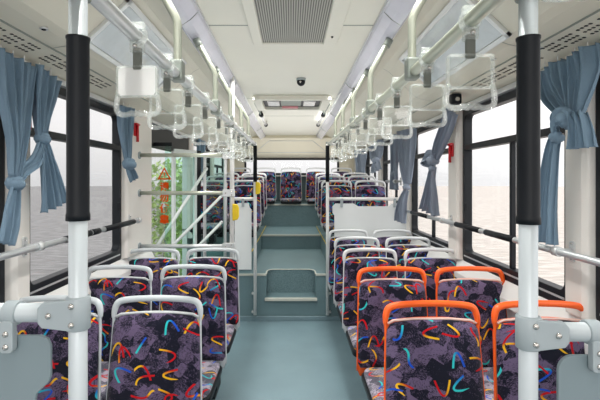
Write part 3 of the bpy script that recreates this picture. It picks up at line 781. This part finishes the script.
def make_seat(handle, seat_z=.44, legs=True):
    t = thing('bus_seat', 'x', 'seat', (0, 0, 0))
    zb = seat_z; H = .572  # handle top above the cushion line
    def yy(z): return -BT*(1-(z-zb)/H)
    pad(MB(), zb, zb+.488,  .222, .203, .024, .035, .012, yb=-BT, tilt=BT*.488/H).build('backrest', 'fab', t)
    pad(MB(), zb-.06, zb+.492, .223, .206, 0, .035, .012, nu=10, nv=12, yb=-BT+.026, tilt=BT*.49/H).build('back_shell', handle, t)
    # shaped grab handle running down both edges of the backrest
    L = [(-.226, zb-.02), (-.216, zb+.25), (-.206, zb+.45), (-.2065, zb+.485), (-.203, zb+.515), (-.192, zb+.541), (-.165, zb+.554), (-.10, zb+.561), (0, zb+.564)]
    rr = [.003, .0035, .006, .011, .0145, .0155, .0150, .0145, .0145]
    pts = L+[(-x, z) for x, z in L[:-1]][::-1]; rr = rr+rr[:-1][::-1]
    P = bez([(x, yy(z)+.006, z) for x, z in pts], 4); R = []
    for i in range(len(rr)-1):
        for k in range(4): R.append(rr[i]+(rr[i+1]-rr[i])*k/4)
    R.append(rr[-1])
    MB().tube(P, R, 12, sq=1.0, up=(0, 1, 0)).build('grab_handle', handle, t)
    MB().tube([(-.197, yy(zb+.48), zb+.483), (-.17, yy(zb+.49), zb+.496), (-.08, yy(zb+.5), zb+.502), (.08, yy(zb+.5), zb+.502), (.17, yy(zb+.49), zb+.496), (.197, yy(zb+.48), zb+.483)], .0055, 8).build('top_rim', 'seatw' if handle != 'orange' else 'rimw', t)
    # cushion
    c = MB(); c.prism(rrect(-.195, .195, -.50, -.08, .06, 6), 'z', zb-.035, zb+.012); c.build('seat_cushion', 'fab_lit', t, bevel=.022)
    MB().prism(rrect(-.203, .203, -.508, -.04, .06, 6), 'z', zb-.07, zb-.030).build('seat_pan', 'black', t, bevel=.012)
    if legs:
        MB().box(-.17, .17, -.44, -.10, zb-.10, zb-.068).build('support_frame', 'black', t, bevel=.006)
        lm = MB(); lm.prism([(-.34, zb-.095), (-.20, zb-.095), (-.15, .02), (-.15, 0), (-.40, 0), (-.40, .02), (-.33, .03)], 'x', .02, .09)
        lm.build('pedestal', 'black', t, bevel=.004)
    return t
Mt['rimw'] = mat('rim_pale_orange', (.80, .55, .48), .4, var=.04)
protos = {}
def seat(key, x, y, z, lab, grp):
    if key in protos: o = copy_tree(protos[key])
    else: o = protos[key] = make_seat(*key)
    o.location = (x, y, z); o['label'] = lab; o['group'] = grp; o.rotation_euler = (0, 0, random.uniform(-.008, .008)); o.scale = (.965, 1, 1); return o
N2 = ['front', 'second', 'third', 'fourth', 'fifth']
for i, (y, h) in enumerate(((1.90, 'orange'), (2.65, 'orange'), (3.38, 'seatw'), (4.05, 'seatw'), (4.66, 'seatw'))):
    hd = 'orange-handled' if h == 'orange' else 'white-handled'
    seat((h, .432, True), .605, y, 0, '%s patterned bus seat on the right by the aisle, %s row' % (hd, N2[i]), 'patterned seats on the right low floor')
    seat((h, .432, True), 1.075, y, 0, '%s patterned bus seat on the right by the window, %s row' % (hd, N2[i]), 'patterned seats on the right low floor')
for i, y in enumerate((2.03, 2.78, 3.46)):
    seat(('seatg', .42, True), -.615, y, 0, 'grey-handled patterned bus seat on the left by the aisle, %s row' % N2[i], 'patterned seats on the left low floor')
    seat(('seatg', .42, True), -1.075, y+(.0 if i < 1 else -.02), 0, 'grey-handled patterned bus seat on the left by the window, %s row' % N2[i], 'patterned seats on the left low floor')
for i, (y, top) in enumerate(((5.95, 1.53), (6.65, 1.60), (7.32, 1.655))):
    sz = top-.72-.578
    for sx, sn in ((-1, 'left'), (1, 'right')):
        for x, xn in ((.615, 'aisle'), (1.07, 'window')):
            seat(('seatw', round(sz, 3), True), sx*x, y, .72, 'pale-handled seat on the raised rear platform, %s %s side, %s row' % (sn, xn, N2[i]), 'seats on the raised rear platform')
for x, nm in ((-.94, 'leftmost of the five'), (-.475, 'second from the left of the five'), (.0, 'middle of the five'), (.475, 'second from the right of the five'), (.94, 'rightmost of the five')):
    seat(('seatw', .085, False), x, 8.22, 1.10, 'patterned seat of the back bench, '+nm, 'five seats of the back bench').scale = (.90, 1, 1)

# ================================================================== CURTAINS
def cloth(pts, widths, wdir, folds, amp, n=7, seg=26, ph=0.0, flare=None):
    amp = [a_*1.35 for a_ in amp] if isinstance(amp, list) else amp*1.35
    """a pleated length of cloth that follows a path"""
    P = bez(pts, n); Wd = []; Am = []
    A = amp if isinstance(amp, (list, tuple)) else [amp]*len(pts)
    D_ = wdir if isinstance(wdir, list) else [wdir]*len(pts)
    Dd = []
    for i in range(len(pts)-1):
        for k in range(n):
            s_ = k/n; Wd.append(widths[i]*(1-s_)+widths[i+1]*s_); Am.append(A[i]*(1-s_)+A[i+1]*s_); Dd.append(Vector(D_[i])*(1-s_)+Vector(D_[i+1])*s_)
    Wd.append(widths[-1]); Am.append(A[-1]); Dd.append(Vector(D_[-1]))
    vs = []; fs = []
    for i, p in enumerate(P):
        t = (P[min(i+1, len(P)-1)]-P[max(i-1, 0)]).normalized(); w = Dd[i].normalized(); w = (w-t*w.dot(t)).normalized(); nn = t.cross(w)
        for k in range(seg*folds//2+1):
            u = k/(seg*folds//2)-.5
            a = 2*math.pi*folds*(u+.5)+ph
            off = nn*(math.sin(a)+.3*math.sin(2.3*a+i*.15))*Am[i]+w*(u*Wd[i]+.25*math.sin(2*a)*Wd[i]/folds*.5)
            vs.append(p+off)
    m_ = seg*folds//2+1
    for i in range(len(P)-1):
        for k in range(m_-1): fs.append((i*m_+k, i*m_+k+1, (i+1)*m_+k+1, (i+1)*m_+k))
    mb = MB(); mb.add(vs, fs, True); return mb
def knot(mb, c, r, ax=(1, .3, 0)):
    c = Vector(c)
    for (tilt, rad, tr) in ((.2, r*.62, r*.40), (1.2, r*.58, r*.38), (-.8, r*.55, r*.36)):
        pts = []
        for k in range(14):
            a = 2*math.pi*k/14
            v = Vector((math.cos(a)*rad, math.sin(a)*rad*.8, 0)); v.rotate(Matrix.Rotation(tilt, 3, 'Y')); v.rotate(Matrix.Rotation(tilt*.7, 3, 'X')); pts.append(c+v)
        mb.tube(pts, tr, 10, closed=True, sq=1.25)
    mb.ball(c, r*.7, 12, 8); return mb
def curtain(lab, m, loc, pieces, knots, hooks):
    t = thing('curtain', lab, 'curtain', loc, 'knotted blue curtains')
    L = Vector(loc)
    for nm, args in pieces:
        a = dict(args); a['pts'] = [Vector(p)-L for p in a['pts']]; cloth(**a).build(nm, m, t, solid=.0025)
    for c, r in knots: knot(MB(), Vector(c)-L, r).build('knot', m, t)
    if hooks:
        for p in hooks: MB().tube([Vector(p)-L+Vector((0, 0, .03)), Vector(p)-L+Vector((0, 0, -.004))], .003, 6).build('hook', 'white', t)
Yw = (0, 1, 0)
# left, near: two bundles, two knots
curtain('blue curtain with two knots at the near left window', 'curtain', (-1.20, 2.0, 2.05), [
    ('drape', dict(pts=[(-1.20, 1.93, 2.06), (-1.20, 1.92, 1.90), (-1.19, 1.91, 1.70), (-1.18, 1.875, 1.54)], widths=[.30, .22, .12, .06], wdir=Yw, folds=5, amp=[.022, .022, .016, .010])),
    ('drape', dict(pts=[(-1.20, 2.17, 2.05), (-1.20, 2.14, 1.93), (-1.19, 2.10, 1.80), (-1.18, 2.08, 1.73)], widths=[.22, .17, .10, .06], wdir=Yw, folds=4, amp=[.024, .022, .016, .010])),
    ('tail', dict(pts=[(-1.17, 1.87, 1.50), (-1.17, 1.85, 1.42), (-1.16, 1.815, 1.34), (-1.16, 1.79, 1.27)], widths=[.05, .08, .09, .09], wdir=(.2, 1, 0), folds=3, amp=[.008, .012, .014, .014])),
    ('tail', dict(pts=[(-1.17, 2.085, 1.71), (-1.16, 2.10, 1.62), (-1.16, 2.14, 1.50), (-1.16, 2.17, 1.40)], widths=[.05, .08, .14, .19], wdir=(.3, 1, .1), folds=4, amp=[.008, .014, .018, .022])),
    ('swag', dict(pts=[(-1.17, 2.07, 1.70), (-1.17, 2.02, 1.62), (-1.17, 1.93, 1.57), (-1.17, 1.89, 1.53)], widths=[.05, .06, .05, .04], wdir=(.5, 1, 0), folds=2, amp=.008)),
], [((-1.175, 1.875, 1.515), .040), ((-1.175, 2.08, 1.725), .038)], [(-1.20, 1.82, 2.06), (-1.20, 1.90, 2.06), (-1.20, 1.98, 2.06), (-1.20, 2.1, 2.06), (-1.20, 2.2, 2.06)])
# left second
curtain('blue curtain tied in one knot beside the left cream pillar before the door', 'curtain', (-1.20, 3.22, 2.05), [
    ('drape', dict(pts=[(-1.20, 3.20, 2.06), (-1.20, 3.20, 1.92), (-1.19, 3.19, 1.78), (-1.18, 3.18, 1.66)], widths=[.20, .17, .12, .07], wdir=(.2, 1, 0), folds=4, amp=[.022, .022, .016, .010])),
    ('tail', dict(pts=[(-1.17, 3.18, 1.62), (-1.16, 3.20, 1.58), (-1.15, 3.22, 1.53)], widths=[.06, .09, .10], wdir=(.4, 1, 0), folds=3, amp=[.01, .014, .014])),
], [((-1.165, 3.17, 1.645), .052)], [(-1.20, 3.15, 2.06), (-1.20, 3.25, 2.06)])
curtain('blue curtain seen through the glass of the side door', 'curtain', (-1.20, 6.0, 2.05), [
    ('drape', dict(pts=[(-1.20, 5.9, 2.06), (-1.20, 5.88, 1.92), (-1.19, 5.86, 1.78), (-1.18, 5.86, 1.70)], widths=[.24, .2, .12, .07], wdir=(.2, 1, 0), folds=4, amp=[.022, .022, .016, .010])),
    ('tail', dict(pts=[(-1.17, 5.86, 1.66), (-1.16, 5.86, 1.60), (-1.15, 5.86, 1.53)], widths=[.06, .10, .12], wdir=(.4, 1, 0), folds=3, amp=[.01, .014, .014])),
], [((-1.17, 5.86, 1.67), .040)], [(-1.20, 5.9, 2.06)])
# right, near: big knot, long tail and short tail
curtain('blue curtain with a big knot at the near right window', 'curtain', (1.20, 1.93, 2.05), [
    ('drape', dict(pts=[(1.20, 2.04, 2.05), (1.20, 2.01, 1.95), (1.19, 1.94, 1.87), (1.18, 1.86, 1.80)], widths=[.17, .14, .10, .06], wdir=Yw, folds=4, amp=[.022, .020, .016, .010])),
    ('drape', dict(pts=[(1.20, 1.83, 2.06), (1.20, 1.82, 1.98), (1.19, 1.82, 1.90), (1.18, 1.83, 1.80)], widths=[.19, .19, .14, .07], wdir=Yw, folds=4, amp=[.026, .024, .018, .010])),
    ('tail', dict(pts=[(1.16, 1.905, 1.73), (1.15, 1.93, 1.68), (1.15, 1.97, 1.50), (1.15, 1.99, 1.34), (1.15, 2.0, 1.245)], widths=[.045, .06, .085, .10, .12], wdir=(-.3, 1, 0), folds=3, amp=[.008, .010, .012, .014, .018])),
    ('tail', dict(pts=[(1.16, 1.82, 1.80), (1.145, 1.76, 1.785), (1.14, 1.73, 1.72), (1.14, 1.725, 1.655)], widths=[.05, .07, .09, .11], wdir=(-.3, 1, .2), folds=3, amp=[.01, .012, .014, .016])),
    ('swag', dict(pts=[(1.155, 1.83, 1.76), (1.135, 1.85, 1.80), (1.135, 1.90, 1.785), (1.15, 1.915, 1.73)], widths=[.06, .08, .08, .06], wdir=(.2, .3, 1), folds=2, amp=.010)),
], [((1.16, 1.84, 1.785), .050), ((1.15, 1.905, 1.715), .033)], [(1.20, 1.78, 2.06), (1.20, 1.86, 2.06), (1.20, 1.98, 2.06), (1.20, 2.08, 2.06)])
# right second: slanting to a big knot
curtain('grey blue curtain slanting down to a knot at the second right window', 'curtainr', (1.19, 3.3, 2.05), [
    ('drape', dict(pts=[(1.19, 3.26, 2.04), (1.19, 3.36, 1.93), (1.18, 3.50, 1.80), (1.17, 3.58, 1.71)], widths=[.12, .12, .11, .08], wdir=(-.4, 1, .4), folds=4, amp=[.016, .016, .014, .010])),
    ('swag', dict(pts=[(1.16, 3.55, 1.73), (1.14, 3.68, 1.74), (1.14, 3.74, 1.69), (1.16, 3.62, 1.66)], widths=[.08, .09, .09, .07], wdir=(.5, .2, 1), folds=3, amp=.012)),
    ('tail', dict(pts=[(1.16, 3.58, 1.64), (1.15, 3.60, 1.54), (1.15, 3.63, 1.40), (1.15, 3.68, 1.26)], widths=[.05, .07, .13, .20], wdir=(-.4, 1, 0), folds=4, amp=[.010, .014, .020, .026])),
], [((1.16, 3.60, 1.69), .055), ((1.15, 3.585, 1.62), .032)], [(1.19, 3.25, 2.05)])
curtain('pale blue curtain hanging beside the wide right partition panel', 'curtainr', (1.19, 4.65, 2.05), [
    ('drape', dict(pts=[(1.19, 4.52, 2.05), (1.19, 4.51, 1.85), (1.18, 4.48, 1.65), (1.17, 4.42, 1.48)], widths=[.30, .26, .18, .08], wdir=(-.4, 1, 0), folds=4, amp=[.02, .02, .016, .010])),
    ('tail', dict(pts=[(1.16, 4.42, 1.43), (1.135, 4.45, 1.33), (1.12, 4.48, 1.20), (1.115, 4.50, 1.10)], widths=[.06, .10, .14, .14], wdir=(-.5, 1, 0), folds=3, amp=[.010, .016, .018, .018])),
], [((1.16, 4.42, 1.455), .042)], [(1.19, 4.6, 2.05)])
curtain('narrow grey curtain just behind the red hammer over the right panel', 'curtainr', (1.19, 5.0, 2.05), [
    ('drape', dict(pts=[(1.19, 5.02, 2.05), (1.19, 5.02, 1.85), (1.18, 5.03, 1.65), (1.18, 5.05, 1.42)], widths=[.16, .14, .10, .12], wdir=(-.4, 1, 0), folds=4, amp=[.018, .016, .012, .018])),
], [((1.18, 5.03, 1.60), .036)], [(1.19, 5.0, 2.05)])
curtain('knotted blue curtain at the rear right window behind the raised seats', 'curtainr', (1.19, 6.1, 2.05), [
    ('drape', dict(pts=[(1.19, 6.15, 2.05), (1.19, 6.1, 1.9), (1.18, 6.02, 1.8)], widths=[.34, .3, .14], wdir=(-.3, 1, 0), folds=5, amp=[.026, .026, .016])),
    ('tail', dict(pts=[(1.16, 6.0, 1.78), (1.15, 5.95, 1.72), (1.15, 5.92, 1.65)], widths=[.10, .16, .20], wdir=(-.5, 1, 0), folds=3, amp=[.014, .02, .022])),
], [((1.16, 6.0, 1.80), .055)], [(1.19, 6.1, 2.05)])
curtain('plain hanging blue curtain at the farthest right window', 'curtainr', (1.19, 7.5, 2.05), [
    ('drape', dict(pts=[(1.19, 7.5, 2.05), (1.19, 7.5, 1.9), (1.18, 7.5, 1.75), (1.18, 7.5, 1.6)], widths=[.42, .38, .3, .26], wdir=(-.3, 1, 0), folds=5, amp=[.024, .024, .02, .02])),
], [], [(1.19, 7.5, 2.05)])

# emergency hammers on the pillars
def hammer(sx, x, y, z, lab):
    t = thing('emergency_hammer', lab, 'hammer', (sx*x, y, z), 'red emergency hammers')
    s = -sx
    MB().prism(rrect(-.028, .028, -.05, .055, .012), 'x', 0, s*.012).build('holder', 'red', t, bevel=.003)
    MB().tube([(s*.022, 0, .045), (s*.022, 0, -.095)], [.010, .012], 10).build('hammer_handle', 'red', t)
    MB().tube([(s*.022, -.034, .045), (s*.022, .034, .045)], .010, 10).build('hammer_head', 'red', t)
hammer(-1, 1.249, 2.06, 1.86, 'red emergency hammer behind the near left curtain')
hammer(-1, 1.249, 3.52, 1.93, 'red emergency hammer on the left cream pillar')
hammer(1, 1.249, 1.95, 1.86, 'red emergency hammer behind the near right knotted curtain')
hammer(1, 1.249, 3.40, 1.76, 'red emergency hammer behind the slanting right curtain')
hammer(1, 1.249, 4.905, 1.77, 'red emergency hammer above the wide right partition panel')
# small dark speaker near the right rear ceiling edge
t = thing('corner_camera', 'small black camera box above the second right window', 'camera', (1.12, 3.0, 2.095))
MB().box(-.035, .035, -.03, .03, -.05, .02).build('housing', 'black', t, bevel=.01)
MB().tube([(-.0, -.03, -.02), (0, -.045, -.02)], .014, 12).build('lens', 'chrome', t)
